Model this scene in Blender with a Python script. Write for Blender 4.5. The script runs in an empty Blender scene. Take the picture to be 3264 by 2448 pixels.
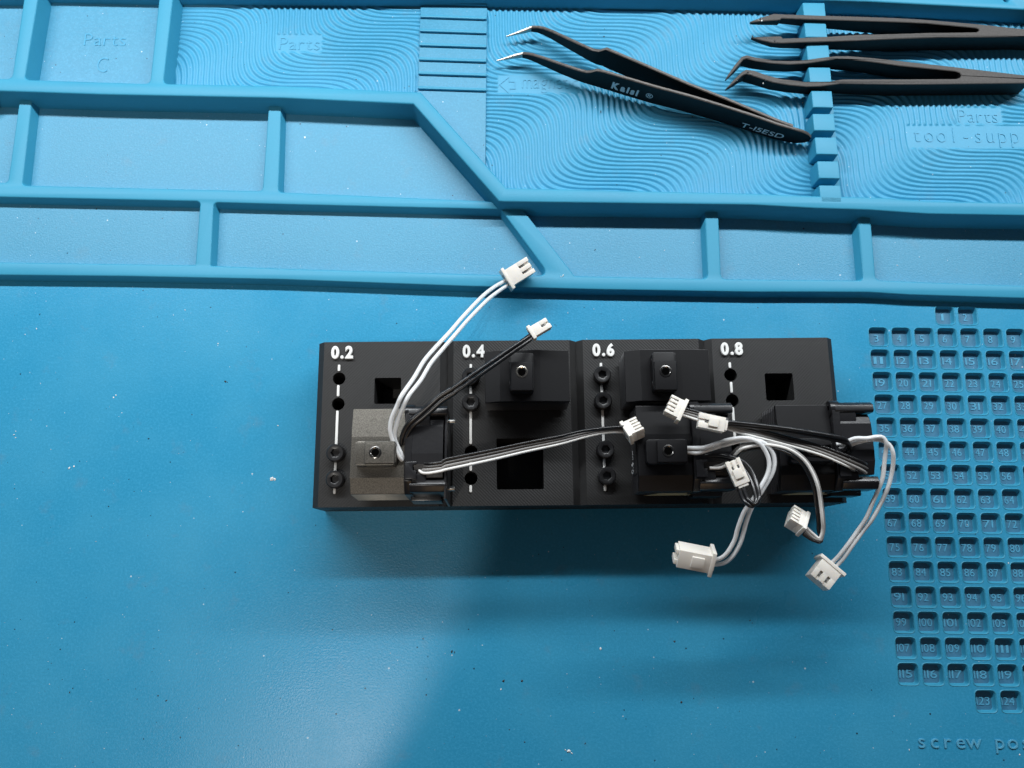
import bpy, bmesh, math, random
from mathutils import Vector, Matrix
from mathutils.geometry import tessellate_polygon

random.seed(7)
MM = 0.001
PI = math.pi
SC = bpy.context.scene
COL = SC.collection

# ------------------------------------------------------------------ camera
F, T, H = 2600.0, 0.2146, 275.0          # focal length in photo pixels, tilt, height in mm above the mat
cam = bpy.data.cameras.new("camera")
cam.sensor_fit = 'HORIZONTAL'
cam.sensor_width = 36.0
cam.lens = F / 3264.0 * 36.0
cam.clip_start = 0.005
cam.clip_end = 50.0
camo = bpy.data.objects.new("camera", cam)
camo.location = (0, 0, H * MM)
camo.rotation_euler = (T, 0, 0)
COL.objects.link(camo)
SC.camera = camo

# ------------------------------------------------------------------ world, lamps, exposure
w = bpy.data.worlds.new("World")
SC.world = w
w.use_nodes = True
w.node_tree.nodes["Background"].inputs[0].default_value = (0.80, 0.86, 1.0, 1)
w.node_tree.nodes["Background"].inputs[1].default_value = 0.07


def aim(o, target):
    d = Vector(target) - o.location
    o.rotation_euler = d.to_track_quat('-Z', 'Y').to_euler()


def tube_lamp(name, y, z, power, length=1.3, thick=0.016, x=0.0, col=(0.93, 0.97, 1.0), target=(0.0, 0.05, 0.0)):
    l = bpy.data.lights.new(name, 'AREA')
    l.shape = 'RECTANGLE'
    l.size = length
    l.size_y = thick
    l.energy = power
    l.color = col
    o = bpy.data.objects.new(name, l)
    o.location = (x, y, z)
    aim(o, target)
    COL.objects.link(o)
    return o


tube_lamp("bench_tube_lamp", 0.30, 0.277, 3.6, length=0.9)
tube_lamp("room_lamp", -0.60, 0.46, 0.34, length=0.30, thick=0.20, x=0.04, col=(1.0, 0.66, 0.36))
sp = bpy.data.lights.new("ceiling_lamp", 'SPOT')
sp.energy = 26.5
sp.color = (1.0, 0.95, 0.88)
sp.shadow_soft_size = 0.008
spo = bpy.data.objects.new("ceiling_lamp", sp)
spo.location = (-0.36, -0.47, 1.75)
aim(spo, (-0.180, 0.040, 0.0))
sp.spot_size = 2 * math.radians(5.45)  # narrow cone: its edge stands in for the shadow of a phone held above
sp.spot_blend = 0.07
COL.objects.link(spo)

SC.view_settings.view_transform = 'Standard'
SC.view_settings.look = 'None'
SC.view_settings.exposure = 0.0
SC.view_settings.gamma = 1.0
SC.cycles.use_denoising = True
SC.cycles.max_bounces = 8


# ------------------------------------------------------------------ photo geometry helpers (all lengths in mm)
CT, ST = math.cos(T), math.sin(T)


def P(px, py, z=0.0):
    """the place at height z that the photo pixel (of 3264 x 2448) shows"""
    a = (px - 1632) / F
    b = -(py - 1224) / F
    t = (z - H) / (b * ST - CT)
    return (t * a, t * (b * CT + ST))


def P3(px, py, z):
    x, y = P(px, py, z)
    return (x, y, z)


def zone(x0, y0, k):
    return lambda u, v: (x0 + u * k, y0 + v * k)


r1 = zone(980, 1060, .36179)
r2 = zone(1420, 1060, .36179)
r3 = zone(1840, 1060, .36179)
r4 = zone(2260, 1060, .36166)
r5 = zone(2100, 1500, .31646)
r6 = zone(1500, 780, .2411)
r7 = zone(1100, 1260, .217)
r8 = zone(1960, 1240, .2411)
r9 = zone(2600, 1350, .18083)

HANG = math.radians(.55)
HO = (-62.3, 16.4)
HM = Matrix.Translation(Vector((HO[0] * MM, HO[1] * MM, 0))) @ Matrix.Rotation(HANG, 4, 'Z')


# ------------------------------------------------------------------ materials
def new_mat(name):
    m = bpy.data.materials.new(name)
    m.use_nodes = True
    return m, m.node_tree.nodes, m.node_tree.links, m.node_tree.nodes["Principled BSDF"]


def objco(N, L, off=0.0):
    tc = N.new("ShaderNodeTexCoord")
    return tc.outputs["Object"]


def noise(N, L, vec, scale, detail=2.0, rough=.5):
    n = N.new("ShaderNodeTexNoise")
    n.inputs["Scale"].default_value = scale
    n.inputs["Detail"].default_value = detail
    n.inputs["Roughness"].default_value = rough
    L.new(vec, n.inputs["Vector"])
    return n


def ramp(N, L, fac, stops):
    r = N.new("ShaderNodeValToRGB")
    while len(r.color_ramp.elements) < len(stops):
        r.color_ramp.elements.new(.5)
    for e, (p, c) in zip(r.color_ramp.elements, stops):
        e.position = p
        e.color = (c[0], c[1], c[2], 1)
    L.new(fac, r.inputs["Fac"])
    return r


def mixc(N, L, fac, a, b):
    m = N.new("ShaderNodeMix")
    m.data_type = 'RGBA'
    if isinstance(fac, float):
        m.inputs[0].default_value = fac
    else:
        L.new(fac, m.inputs[0])
    for s, v in ((6, a), (7, b)):
        if isinstance(v, tuple):
            m.inputs[s].default_value = (v[0], v[1], v[2], 1)
        else:
            L.new(v, m.inputs[s])
    return m.outputs[2]


def plain(name, col, rough=.5, metal=0.0, spec=.5, grain=0.0, gscale=1500, bump=0.0, bscale=4000, bdist=.00003, **kw):
    m, N, L, B = new_mat(name)
    B.inputs["Base Color"].default_value = (*col, 1)
    B.inputs["Roughness"].default_value = rough
    B.inputs["Metallic"].default_value = metal
    B.inputs["Specular IOR Level"].default_value = spec
    for k, v in kw.items():
        B.inputs[k.replace("_", " ")].default_value = v
    if grain or bump:
        co = objco(N, L)
    if grain:
        n = noise(N, L, co, gscale, 4)
        r = ramp(N, L, n.outputs["Fac"], [(.3, tuple(c * (1 - grain) for c in col)), (.7, tuple(min(1, c * (1 + grain)) for c in col))])
        L.new(r.outputs["Color"], B.inputs["Base Color"])
    if bump:
        n = noise(N, L, co, bscale, 2)
        b = N.new("ShaderNodeBump")
        b.inputs["Strength"].default_value = bump
        b.inputs["Distance"].default_value = bdist
        L.new(n.outputs["Fac"], b.inputs["Height"])
        L.new(b.outputs["Normal"], B.inputs["Normal"])
    return m


def silicone(name, col, pale, rough, specks=True, grain=.5, spec=.4, mott=.55):
    """blue silicone: soft blotches, fine moulded grain, stray specks of dust and dark crumbs"""
    m, N, L, B = new_mat(name)
    co = N.new("ShaderNodeNewGeometry").outputs["Position"]
    big = noise(N, L, co, 22, 4, .6)
    c = mixc(N, L, ramp(N, L, big.outputs["Fac"], [(.40, (0, 0, 0)), (.70, (1, 1, 1))]).outputs["Color"], col, pale)
    fine = noise(N, L, co, 1250, 4, .65)
    hi = tuple(min(1, v * 1.30 + .02) for v in col)
    fm = ramp(N, L, fine.outputs["Fac"], [(.45, (0, 0, 0)), (.72, (mott, mott, mott))]).outputs["Color"]
    c = mixc(N, L, fm, c, hi)
    if specks:
        sm = noise(N, L, co, 95, 5, .65)
        smm = ramp(N, L, sm.outputs["Fac"], [(.60, (0, 0, 0)), (.78, (.32, .32, .32))]).outputs["Color"]
        c = mixc(N, L, smm, c, tuple(v * .45 + .11 for v in col))
        for sc_, thr, colr in ((420, .045, (.72, .78, .80)), (240, .040, (.72, .78, .80)), (330, .050, (.012, .03, .045)), (170, .030, (.012, .02, .03))):
            v = N.new("ShaderNodeTexVoronoi")
            v.inputs["Scale"].default_value = sc_
            v.inputs["Randomness"].default_value = 1.0
            L.new(co, v.inputs["Vector"])
            # only some of the cells hold a speck, and each has its own size
            gate = ramp(N, L, v.outputs["Color"], [(.58, (0, 0, 0)), (.88, (thr * 1.8, thr * 1.8, thr * 1.8))]).outputs["Color"]
            lt = N.new("ShaderNodeMath")
            lt.operation = 'LESS_THAN'
            L.new(v.outputs["Distance"], lt.inputs[0])
            L.new(gate, lt.inputs[1])
            soft = N.new("ShaderNodeMath")
            soft.operation = 'MULTIPLY'
            soft.inputs[1].default_value = .55 if colr[0] > .5 else .85
            L.new(lt.outputs[0], soft.inputs[0])
            c = mixc(N, L, soft.outputs[0], c, colr)
    L.new(c, B.inputs["Base Color"])
    rr = ramp(N, L, big.outputs["Fac"], [(.3, (rough - .05,) * 3), (.7, (rough + .06,) * 3)])
    L.new(rr.outputs["Color"], B.inputs["Roughness"])
    B.inputs["Specular IOR Level"].default_value = spec
    g = noise(N, L, co, 1700, 3, .6)
    b = N.new("ShaderNodeBump")
    b.inputs["Strength"].default_value = grain
    b.inputs["Distance"].default_value = .00012
    L.new(g.outputs["Fac"], b.inputs["Height"])
    L.new(b.outputs["Normal"], B.inputs["Normal"])
    return m


def printed(name, col, rough, diag=1, spec=.4, strength=.6):
    """matte 3D-printed plastic: fine diagonal toolpaths on flat tops, layer lines on the sides"""
    m, N, L, B = new_mat(name)
    co = objco(N, L)
    mp = N.new("ShaderNodeMapping")
    mp.inputs["Rotation"].default_value = (0, 0, math.radians(45 * diag))
    L.new(co, mp.inputs["Vector"])
    wv = N.new("ShaderNodeTexWave")
    wv.bands_direction = 'X'
    wv.inputs["Scale"].default_value = 430
    wv.inputs["Distortion"].default_value = .6
    wv.inputs["Detail"].default_value = 1
    wv.inputs["Detail Scale"].default_value = 30
    L.new(mp.outputs[0], wv.inputs["Vector"])
    wz = N.new("ShaderNodeTexWave")
    wz.bands_direction = 'Z'
    wz.inputs["Scale"].default_value = 1500
    L.new(co, wz.inputs["Vector"])
    n = noise(N, L, co, 900, 3)
    geo = N.new("ShaderNodeNewGeometry")
    sx = N.new("ShaderNodeSeparateXYZ")
    L.new(geo.outputs["Normal"], sx.inputs[0])
    up = N.new("ShaderNodeMath")
    up.operation = 'GREATER_THAN'
    up.inputs[1].default_value = .9
    L.new(sx.outputs["Z"], up.inputs[0])
    hgt = mixc(N, L, up.outputs[0], wz.outputs["Color"], wv.outputs["Color"])
    hg2 = mixc(N, L, .35, hgt, n.outputs["Color"])
    b = N.new("ShaderNodeBump")
    b.inputs["Strength"].default_value = strength
    b.inputs["Distance"].default_value = .00010
    L.new(hg2, b.inputs["Height"])
    L.new(b.outputs["Normal"], B.inputs["Normal"])
    bl = noise(N, L, co, 60, 4)
    c = ramp(N, L, bl.outputs["Fac"], [(.3, tuple(v * .85 for v in col)), (.7, tuple(v * 1.15 for v in col))])
    L.new(c.outputs["Color"], B.inputs["Base Color"])
    B.inputs["Roughness"].default_value = rough
    B.inputs["Specular IOR Level"].default_value = spec
    return m


M = {}
BLUE = (.027, .258, .445)
M['mat'] = silicone("blue_silicone", BLUE, (.040, .285, .465), .27, True, .45, .34)
M['rim'] = silicone("blue_silicone_rim", (.030, .262, .415), (.038, .290, .445), .50, False, .06, .35, .12)
M['floor'] = silicone("blue_silicone_tray", (.047, .248, .392), (.068, .280, .428), .46, True, .80)
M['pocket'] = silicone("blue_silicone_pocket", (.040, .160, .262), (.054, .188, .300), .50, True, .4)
M['well'] = silicone("blue_silicone_well", (.040, .285, .465), (.060, .310, .490), .48, True, .15, .4, .25)
M['glyph'] = plain("blue_silicone_raised", (.085, .345, .520), .5, spec=.35)
M['printA'] = printed("black_printed_plastic", (.017, .017, .0172), .52, 1)
M['printB'] = printed("black_printed_plastic_other_way", (.017, .017, .0172), .52, -1)
M['white_print'] = plain("white_printed_plastic", (.78, .78, .76), .55, bump=.3, bscale=2500)
M['alu_black'] = plain("black_anodised_metal", (.0055, .0055, .0065), .42, metal=0.0, spec=.30, bump=.25, bscale=6000)
M['alu_fin'] = plain("black_anodised_fin", (.022, .022, .024), .32, spec=.6)
M['silver'] = plain("grey_cast_metal", (.118, .110, .096), .40, metal=.9, grain=.35, gscale=3000, bump=1.0, bscale=5200, bdist=.00004)
M['silver_fin'] = plain("grey_metal_fin", (.20, .18, .15), .38, metal=.7, grain=.2, gscale=3000)
M['gun'] = plain("dark_ring_metal", (.16, .155, .15), .22, metal=1.0)
M['brass'] = plain("polished_nozzle_metal", (.62, .58, .50), .18, metal=1.0)
M['steel'] = plain("bare_steel", (.42, .41, .39), .36, metal=1.0, grain=.1)
M['abs'] = plain("black_moulded_plastic", (.010, .010, .0115), .30, spec=.5, bump=.35, bscale=700, bdist=.00010)
M['bolt'] = plain("black_oxide_steel", (.010, .010, .011), .34, spec=.6, bump=.15)
M['white_abs'] = plain("white_connector_plastic", (.79, .75, .685), .38, spec=.45, Subsurface_Weight=.15, Subsurface_Radius=(.002, .0015, .001), Subsurface_Scale=.5)
M['core'] = plain("tinned_strands", (.70, .68, .62), .30, metal=1.0)
M['clear'] = plain("milky_silicone_wire", (.95, .97, .98), .18, spec=.6, Transmission_Weight=.22, IOR=1.42, Subsurface_Weight=.3, Subsurface_Radius=(.002, .002, .002), Subsurface_Scale=.5)
M['wire_black'] = plain("black_wire", (.010, .010, .011), .28, spec=.55)
M['wire_dark'] = plain("dark_grey_wire", (.075, .070, .066), .36, spec=.5)
M['wire_grey'] = plain("grey_wire", (.27, .26, .25), .36, spec=.5)
M['wire_white'] = plain("white_wire", (.78, .77, .74), .38, spec=.5, grain=.05)
M['esd'] = plain("black_carbon_plastic", (.010, .0095, .0095), .45, spec=.14, grain=.15, gscale=1800, bump=.2)
M['coat'] = plain("black_coated_steel", (.007, .007, .008), .45, spec=.14, bump=.2, bscale=5000)
M['lit_edge'] = plain("lit_edge_coat", (.075, .066, .060), .45, spec=.5, grain=.3, gscale=900)  # arm edges: light on the coating put into the colour
M['lit_top'] = plain("lit_top_carbon_plastic", (.074, .070, .067), .62, spec=.3, grain=.15, gscale=1500, bump=.2)  # paler copy of the black plastic, light from above painted in
M['print_white'] = plain("white_print_on_black", (.62, .63, .64), .5)
M['tan'] = plain("tan_insulation", (.34, .27, .13), .6, grain=.1)
M['dust_white'] = plain("white_fluff", (.75, .78, .78), .7)
M['dust_dark'] = plain("dark_crumb", (.03, .025, .022), .7)


# ------------------------------------------------------------------ object helpers
def world_of(o):
    if o.parent is None:
        return o.matrix_basis.copy()
    return world_of(o.parent) @ o.matrix_parent_inverse @ o.matrix_basis


def attach(o, parent, world=False):
    o.parent = parent
    if world:
        o.matrix_parent_inverse = world_of(parent).inverted()


def tag(o, label=None, cat=None, group=None, kind=None):
    for k, v in (('label', label), ('category', cat), ('group', group), ('kind', kind)):
        if v:
            o[k] = v
    return o


def thing(name, label, cat, mtx=None, group=None):
    o = bpy.data.objects.new(name, None)
    o.empty_display_size = .005
    COL.objects.link(o)
    if mtx is not None:
        o.matrix_basis = mtx
    return tag(o, label, cat, group)


def make_mesh(name, verts, faces, mat, smooth=35.0, scale=MM, recalc=True):
    me = bpy.data.meshes.new(name)
    me.from_pydata([(v[0] * scale, v[1] * scale, v[2] * scale) for v in verts], [], faces)
    if recalc:
        bm = bmesh.new()
        bm.from_mesh(me)
        bmesh.ops.recalc_face_normals(bm, faces=bm.faces)
        bm.to_mesh(me)
        bm.free()
    me.materials.append(mat)
    if smooth:
        for p in me.polygons:
            p.use_smooth = True
        me.set_sharp_from_angle(angle=math.radians(smooth))
    return me


def put(name, me, parent=None, world=False, mtx=None):
    o = bpy.data.objects.new(name, me)
    COL.objects.link(o)
    if mtx is not None:
        o.matrix_basis = mtx
    if parent is not None:
        attach(o, parent, world)
    return o


def bm_mesh(name, bm, mat, bevel=0.0, segs=2, angle=30, smooth=35.0):
    """bmesh in mm -> mesh in m, sharp edges bevelled"""
    bmesh.ops.recalc_face_normals(bm, faces=bm.faces)
    if bevel:
        es = [e for e in bm.edges if len(e.link_faces) == 2 and e.calc_face_angle(0) > math.radians(angle)]
        bmesh.ops.bevel(bm, geom=es, offset=bevel, segments=segs, affect='EDGES', profile=.6, clamp_overlap=True)
    bm.transform(Matrix.Scale(MM, 4))
    me = bpy.data.meshes.new(name)
    bm.to_mesh(me)
    bm.free()
    me.materials.append(mat)
    if smooth:
        for p in me.polygons:
            p.use_smooth = True
        me.set_sharp_from_angle(angle=math.radians(smooth))
    return me


def add_box(bm, x0, x1, y0, y1, z0, z1):
    v = [bm.verts.new(c) for c in ((x0, y0, z0), (x1, y0, z0), (x1, y1, z0), (x0, y1, z0), (x0, y0, z1), (x1, y0, z1), (x1, y1, z1), (x0, y1, z1))]
    for f in ((0, 3, 2, 1), (4, 5, 6, 7), (0, 1, 5, 4), (1, 2, 6, 5), (2, 3, 7, 6), (3, 0, 4, 7)):
        bm.faces.new([v[i] for i in f])


def add_prism(bm, poly, z0, z1, axis='z'):
    def mk(p, z):
        if axis == 'z':
            return (p[0], p[1], z)
        if axis == 'x':
            return (z, p[0], p[1])
        return (p[0], z, p[1])
    a = [bm.verts.new(mk(p, z0)) for p in poly]
    b = [bm.verts.new(mk(p, z1)) for p in poly]
    n = len(poly)
    bm.faces.new(a)
    bm.faces.new(b[::-1])
    for i in range(n):
        j = (i + 1) % n
        bm.faces.new((a[i], a[j], b[j], b[i]))


def add_cyl(bm, c, r, z0, z1, n=24, axis='z', r1=None):
    poly = [(math.cos(2 * PI * i / n), math.sin(2 * PI * i / n)) for i in range(n)]
    r1 = r if r1 is None else r1

    def mk(p, rr, z):
        if axis == 'z':
            return (c[0] + p[0] * rr, c[1] + p[1] * rr, z)
        if axis == 'x':
            return (z, c[0] + p[0] * rr, c[1] + p[1] * rr)
        return (c[0] + p[0] * rr, z, c[1] + p[1] * rr)
    a = [bm.verts.new(mk(p, r, z0)) for p in poly]
    b = [bm.verts.new(mk(p, r1, z1)) for p in poly]
    bm.faces.new(a)
    bm.faces.new(b[::-1])
    for i in range(n):
        j = (i + 1) % n
        bm.faces.new((a[i], a[j], b[j], b[i]))


def area2(p):
    return sum(p[i][0] * p[(i + 1) % len(p)][1] - p[(i + 1) % len(p)][0] * p[i][1] for i in range(len(p)))


def ccw(p):
    return list(p) if area2(p) > 0 else list(p)[::-1]


def offset(poly, d):
    """CCW polygon moved inwards by d (outwards when negative)"""
    n = len(poly)
    out = []
    for i in range(n):
        p0, p1, p2 = Vector(poly[i - 1]), Vector(poly[i]), Vector(poly[(i + 1) % n])
        a, b = (p1 - p0), (p2 - p1)
        if a.length < 1e-6 or b.length < 1e-6:
            out.append(tuple(p1))
            continue
        a.normalize()
        b.normalize()
        na, nb = Vector((-a.y, a.x)), Vector((-b.y, b.x))
        m = na + nb
        if m.length < 1e-6:
            m = na
        m.normalize()
        k = d / max(.35, m.dot(na))
        out.append((p1.x + m.x * k, p1.y + m.y * k))
    return out


def fillet(poly, rads, seg=5):
    n = len(poly)
    if not isinstance(rads, (list, tuple)):
        rads = [rads] * n
    out = []
    for i in range(n):
        p0, p1, p2 = Vector(poly[i - 1]), Vector(poly[i]), Vector(poly[(i + 1) % n])
        a, b = (p0 - p1), (p2 - p1)
        la, lb = a.length, b.length
        a.normalize()
        b.normalize()
        ang = a.angle(b, PI)
        if rads[i] <= 0 or ang > math.radians(165):
            out.append(tuple(p1))
            continue
        t = min(rads[i] / math.tan(ang / 2), la * .45, lb * .45)
        s, e = p1 + a * t, p1 + b * t
        for k in range(seg + 1):
            u = k / seg
            q = s * (1 - u) ** 2 + p1 * 2 * u * (1 - u) + e * u * u
            out.append((q.x, q.y))
    return out


def deck(name, outer, holes, zt, zb, draft, bev, mat):
    """a moulded frame: flat top with openings, rounded lips, drafted walls"""
    V, Fc = [], []

    def loop(poly, z):
        s = len(V)
        V.extend((p[0], p[1], z) for p in poly)
        return list(range(s, s + len(poly)))

    def wall(l0, l1):
        n = len(l0)
        for i in range(n):
            j = (i + 1) % n
            Fc.append((l0[i], l0[j], l1[j], l1[i]))
    tops = []
    for k, poly in enumerate([outer] + holes):
        poly = ccw(poly)
        s = 1 if k == 0 else -1
        lv = [(bev * s, zt), (.3 * bev * s, zt - .3 * bev), (0, zt - bev), (-draft * s, zb)]
        ls = [loop(offset(poly, d), z) for d, z in lv]
        for a, b in zip(ls, ls[1:]):
            wall(a, b)
        tops.append(ls[0])
    idx = [i for t in tops for i in t]
    tris = tessellate_polygon([[Vector(V[i]) for i in t] for t in tops])
    Fc.extend(tuple(idx[i] for i in t) for t in tris)
    return make_mesh(name, V, Fc, mat, 50)


def catmull(pts, step=1.0):
    out = []
    n = len(pts)
    for i in range(n - 1):
        p0, p1, p2, p3 = (Vector(pts[max(0, i - 1)]), Vector(pts[i]), Vector(pts[i + 1]), Vector(pts[min(n - 1, i + 2)]))
        k = max(2, int((p2 - p1).length / step))
        for j in range(k):
            t = j / k
            out.append(.5 * ((2 * p1) + (p2 - p0) * t + (2 * p0 - 5 * p1 + 4 * p2 - p3) * t * t + (3 * p1 - p0 - 3 * p2 + p3) * t ** 3))
    out.append(Vector(pts[-1]))
    return out


def tube(name, pts, r, mat, parent, segs=10, step=.8):
    pts = catmull(pts, step)
    V, Fc = [], []
    up = Vector((0, 0, 1))
    n = len(pts)
    for i, p in enumerate(pts):
        t = (pts[min(n - 1, i + 1)] - pts[max(0, i - 1)]).normalized()
        side = t.cross(up)
        if side.length < .05:
            side = t.cross(Vector((0, 1, 0)))
        side.normalize()
        nrm = side.cross(t).normalized()
        up = nrm
        for k in range(segs):
            a = 2 * PI * k / segs
            V.append(tuple(p + side * (math.cos(a) * r) + nrm * (math.sin(a) * r)))
    for i in range(n - 1):
        for k in range(segs):
            k2 = (k + 1) % segs
            Fc.append((i * segs + k, i * segs + k2, (i + 1) * segs + k2, (i + 1) * segs + k))
    Fc.append(tuple(range(segs))[::-1])
    Fc.append(tuple(range((n - 1) * segs, n * segs)))
    return put(name, make_mesh(name, V, Fc, mat, 60), parent, world=True)


def shift(pts, dx, dy, dz=0.0):
    """a neighbouring wire: the same run, moved sideways (to the left of its own direction) by dx, along y by dy"""
    out = []
    n = len(pts)
    for i, p in enumerate(pts):
        a, b = Vector(pts[max(0, i - 1)]), Vector(pts[min(n - 1, i + 1)])
        t = (b - a)
        t.z = 0
        t.normalize()
        out.append((p[0] - t.y * dx, p[1] + t.x * dx + dy, p[2] + dz))
    return out


_glyphs = {}


def glyph(ch, off, ext, bev=0.0):
    """one letter, cap height about 0.7 for size 1; verts, faces, advance"""
    key = (ch, off, ext, bev)
    if key not in _glyphs:
        cu = bpy.data.curves.new("letter", 'FONT')
        cu.body = ch
        cu.size = 1.0
        cu.extrude = ext
        cu.offset = off
        cu.bevel_depth = bev
        cu.bevel_resolution = 1
        cu.resolution_u = 4
        ob = bpy.data.objects.new("letter", cu)
        COL.objects.link(ob)
        bpy.context.view_layer.update()
        me = bpy.data.meshes.new_from_object(ob.evaluated_get(bpy.context.evaluated_depsgraph_get()))
        vs = [tuple(v.co) for v in me.vertices]
        fs = [tuple(p.vertices) for p in me.polygons]
        adv = ob.dimensions.x
        xs = [v[0] for v in vs] or [0]
        _glyphs[key] = (vs, fs, min(xs), max(xs))
        bpy.data.objects.remove(ob)
        bpy.data.meshes.remove(me)
        bpy.data.curves.remove(cu)
    return _glyphs[key]


def text_mesh(name, s, height, mat, width=None, off=0.0, ext=.05, shear=0.0, gap=.10, mono=None, bev=0.0, center=False):
    """letters of cap height `height` mm, laid along +x from the origin, baseline on y = 0"""
    V, Fc = [], []
    x = 0.0
    for ch in s:
        if ch == ' ':
            x += .38 if mono is None else mono
            continue
        vs, fs, a, b = glyph(ch, off, ext, bev)
        b0 = len(V)
        dx = (x - a) if mono is None else (x + (mono - (b - a)) / 2 - a)
        V.extend((v[0] + dx + v[1] * shear, v[1], v[2]) for v in vs)
        Fc.extend(tuple(i + b0 for i in f) for f in fs)
        x += (b - a + gap) if mono is None else mono
    k = height / .69
    xs = [v[0] for v in V]
    kx = k if width is None else width / (max(xs) - min(xs))
    cx = (max(xs) + min(xs)) / 2 if center else 0
    cy = .345 if center else 0
    return make_mesh(name, [((v[0] - cx) * kx, (v[1] - cy) * k, v[2] * k) for v in V], Fc, mat, 40)


def text_at(name, s, tl, br, z, mat, parent, baseline_slope=True, **kw):
    """raised letters on the mat filling the box between two photo points (top left, bottom right of the capitals)"""
    x0, y0 = P(tl[0], br[1], z)
    x1, y1 = P(br[0], br[1], z)
    xt, yt = P(tl[0], tl[1], z)
    me = text_mesh(name, s, yt - y0, mat, width=(x1 - x0), **kw)
    o = put(name, me, parent)
    o.location = (x0 * MM, y0 * MM, z * MM)
    o.rotation_euler = (0, 0, -.0109)
    return o


# ================================================================== the mat
mat_root = thing("work_mat", "blue silicone soldering mat with trays, swirled parts wells and numbered screw pockets", "work mat")
ZU, ZL, ZF = 9.0, 4.0, 2.0           # raised rim, low ridges, well floors
XL, XR, YB, YT = -255.0, 235.0, -125.0, 262.0

# --- numbered pockets
GO = P(2801.5, 1069)
GO = (128.1, 76.85)
GYAW = -.01086
GM = Matrix.Translation(Vector((GO[0] * MM, GO[1] * MM, 0))) @ Matrix.Rotation(GYAW, 4, 'Z')
PITCH, HOLE = 8.0, 6.35
cells = {}
num = 1
for r, cols in [(-1, (3, 4))] + [(r, range(8)) for r in range(15)] + [(15, (3, 4))]:
    for c in cols:
        cells[(c, r)] = num
        num += 1


def rsq(cx, cy, s, r, seg=4):
    h = s / 2
    return fillet([(cx - h, cy - h), (cx + h, cy - h), (cx + h, cy + h), (cx - h, cy + h)], r, seg)


gco, gsi = math.cos(GYAW), math.sin(GYAW)


def g2w(x, y):
    return (GO[0] + gco * x - gsi * y, GO[1] + gsi * x + gco * y)


outer = [(XL, YB), (XR, YB), (XR, YT), (XL, YT)]
V, Fc = [], []


def fill(loops, z=0.0):
    s = len(V)
    for lp in loops:
        V.extend((p[0], p[1], z) for p in lp)
    Fc.extend(tuple(i + s for i in t) for t in tessellate_polygon([[Vector((p[0], p[1], 0)) for p in lp] for lp in loops]))


hp = PITCH / 2
block = [g2w(*p) for p in ((-hp, -15 * PITCH - hp), (7 * PITCH + hp, -15 * PITCH - hp), (7 * PITCH + hp, PITCH + hp), (-hp, PITCH + hp))]
fill([outer, block])
for c in range(8):
    for r in range(-1, 16):
        x, y = c * PITCH, -r * PITCH
        tile = [g2w(*p) for p in ((x - hp, y - hp), (x + hp, y - hp), (x + hp, y + hp), (x - hp, y + hp))]
        fill([tile, [g2w(*p) for p in rsq(x, y, HOLE + .9, 1.75)]] if (c, r) in cells else [tile])
# an edge all round and an underside
b0 = len(V)
V.extend((p[0], p[1], -4.5) for p in outer)
for i in range(4):
    j = (i + 1) % 4
    Fc.append((i, j, b0 + j, b0 + i))
Fc.append((b0, b0 + 1, b0 + 2, b0 + 3))
sheet = put("work_surface", make_mesh("work_surface", V, Fc, M['mat'], 0), mat_root)

# one pocket: rolled lip, wall, floor
lv = [(HOLE + .9, 1.75, 0), (HOLE + .55, 1.65, .14), (HOLE + .15, 1.5, .02), (HOLE - .1, 1.4, -.45), (HOLE - .3, 1.3, -1.8), (HOLE - .7, 1.15, -2.0)]
PV, PF = [], []
pl = []
for s, r, z in lv:
    lp = rsq(0, 0, s, r)
    pl.append(list(range(len(PV), len(PV) + len(lp))))
    PV.extend((p[0], p[1], z) for p in lp)
for a, b in zip(pl, pl[1:]):
    n = len(a)
    for i in range(n):
        PF.append((a[i], a[(i + 1) % n], b[(i + 1) % n], b[i]))
pocket_wall = make_mesh("pocket", PV, PF, M['rim'], 60)
fl = rsq(0, 0, HOLE - .6, 1.1)
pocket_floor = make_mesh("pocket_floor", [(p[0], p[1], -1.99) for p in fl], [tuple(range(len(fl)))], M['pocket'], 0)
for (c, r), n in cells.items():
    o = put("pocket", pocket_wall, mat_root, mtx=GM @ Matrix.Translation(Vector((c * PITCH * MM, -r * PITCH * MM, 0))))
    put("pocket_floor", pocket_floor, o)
    s = str(n)
    tm = text_mesh("number", s, 2.5, M['glyph'], width=(1.5 if len(s) == 1 else 3.3 if len(s) == 2 else 4.2) * (.55 if s == '1' else 1), ext=.03, center=True, off=-.004)
    t = put("number", tm, o)
    t.location = (0, -.1 * MM, -1.90 * MM)

# --- the low ridges that divide the long trays
front9 = [(-420, 276), (0, 290), (325, 301), (900, 312), (1317, 331), (1589, 641), (1604, 643), (2000, 648), (2400, 653), (2600, 664), (2768, 669), (2880, 677), (2960, 682), (3264, 687), (3900, 699)]
deck_front = [P(*p, ZU) for p in front9]


def pushed(line, d):
    """an open line moved to its left (up the mat) by d"""
    out = []
    for i, p in enumerate(line):
        t0 = (Vector(p) - Vector(line[i - 1])).normalized() if i else None
        t1 = (Vector(line[i + 1]) - Vector(p)).normalized() if i < len(line) - 1 else None
        t0, t1 = t0 or t1, t1 or t0
        n0, n1 = Vector((-t0.y, t0.x)), Vector((-t1.y, t1.x))
        m = (n0 + n1).normalized()
        q = Vector(p) + m * (d / max(.4, m.dot(n0)))
        out.append((q.x, q.y))
    return out


HID = pushed(deck_front, 1.2)         # hidden inside the raised rim


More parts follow.
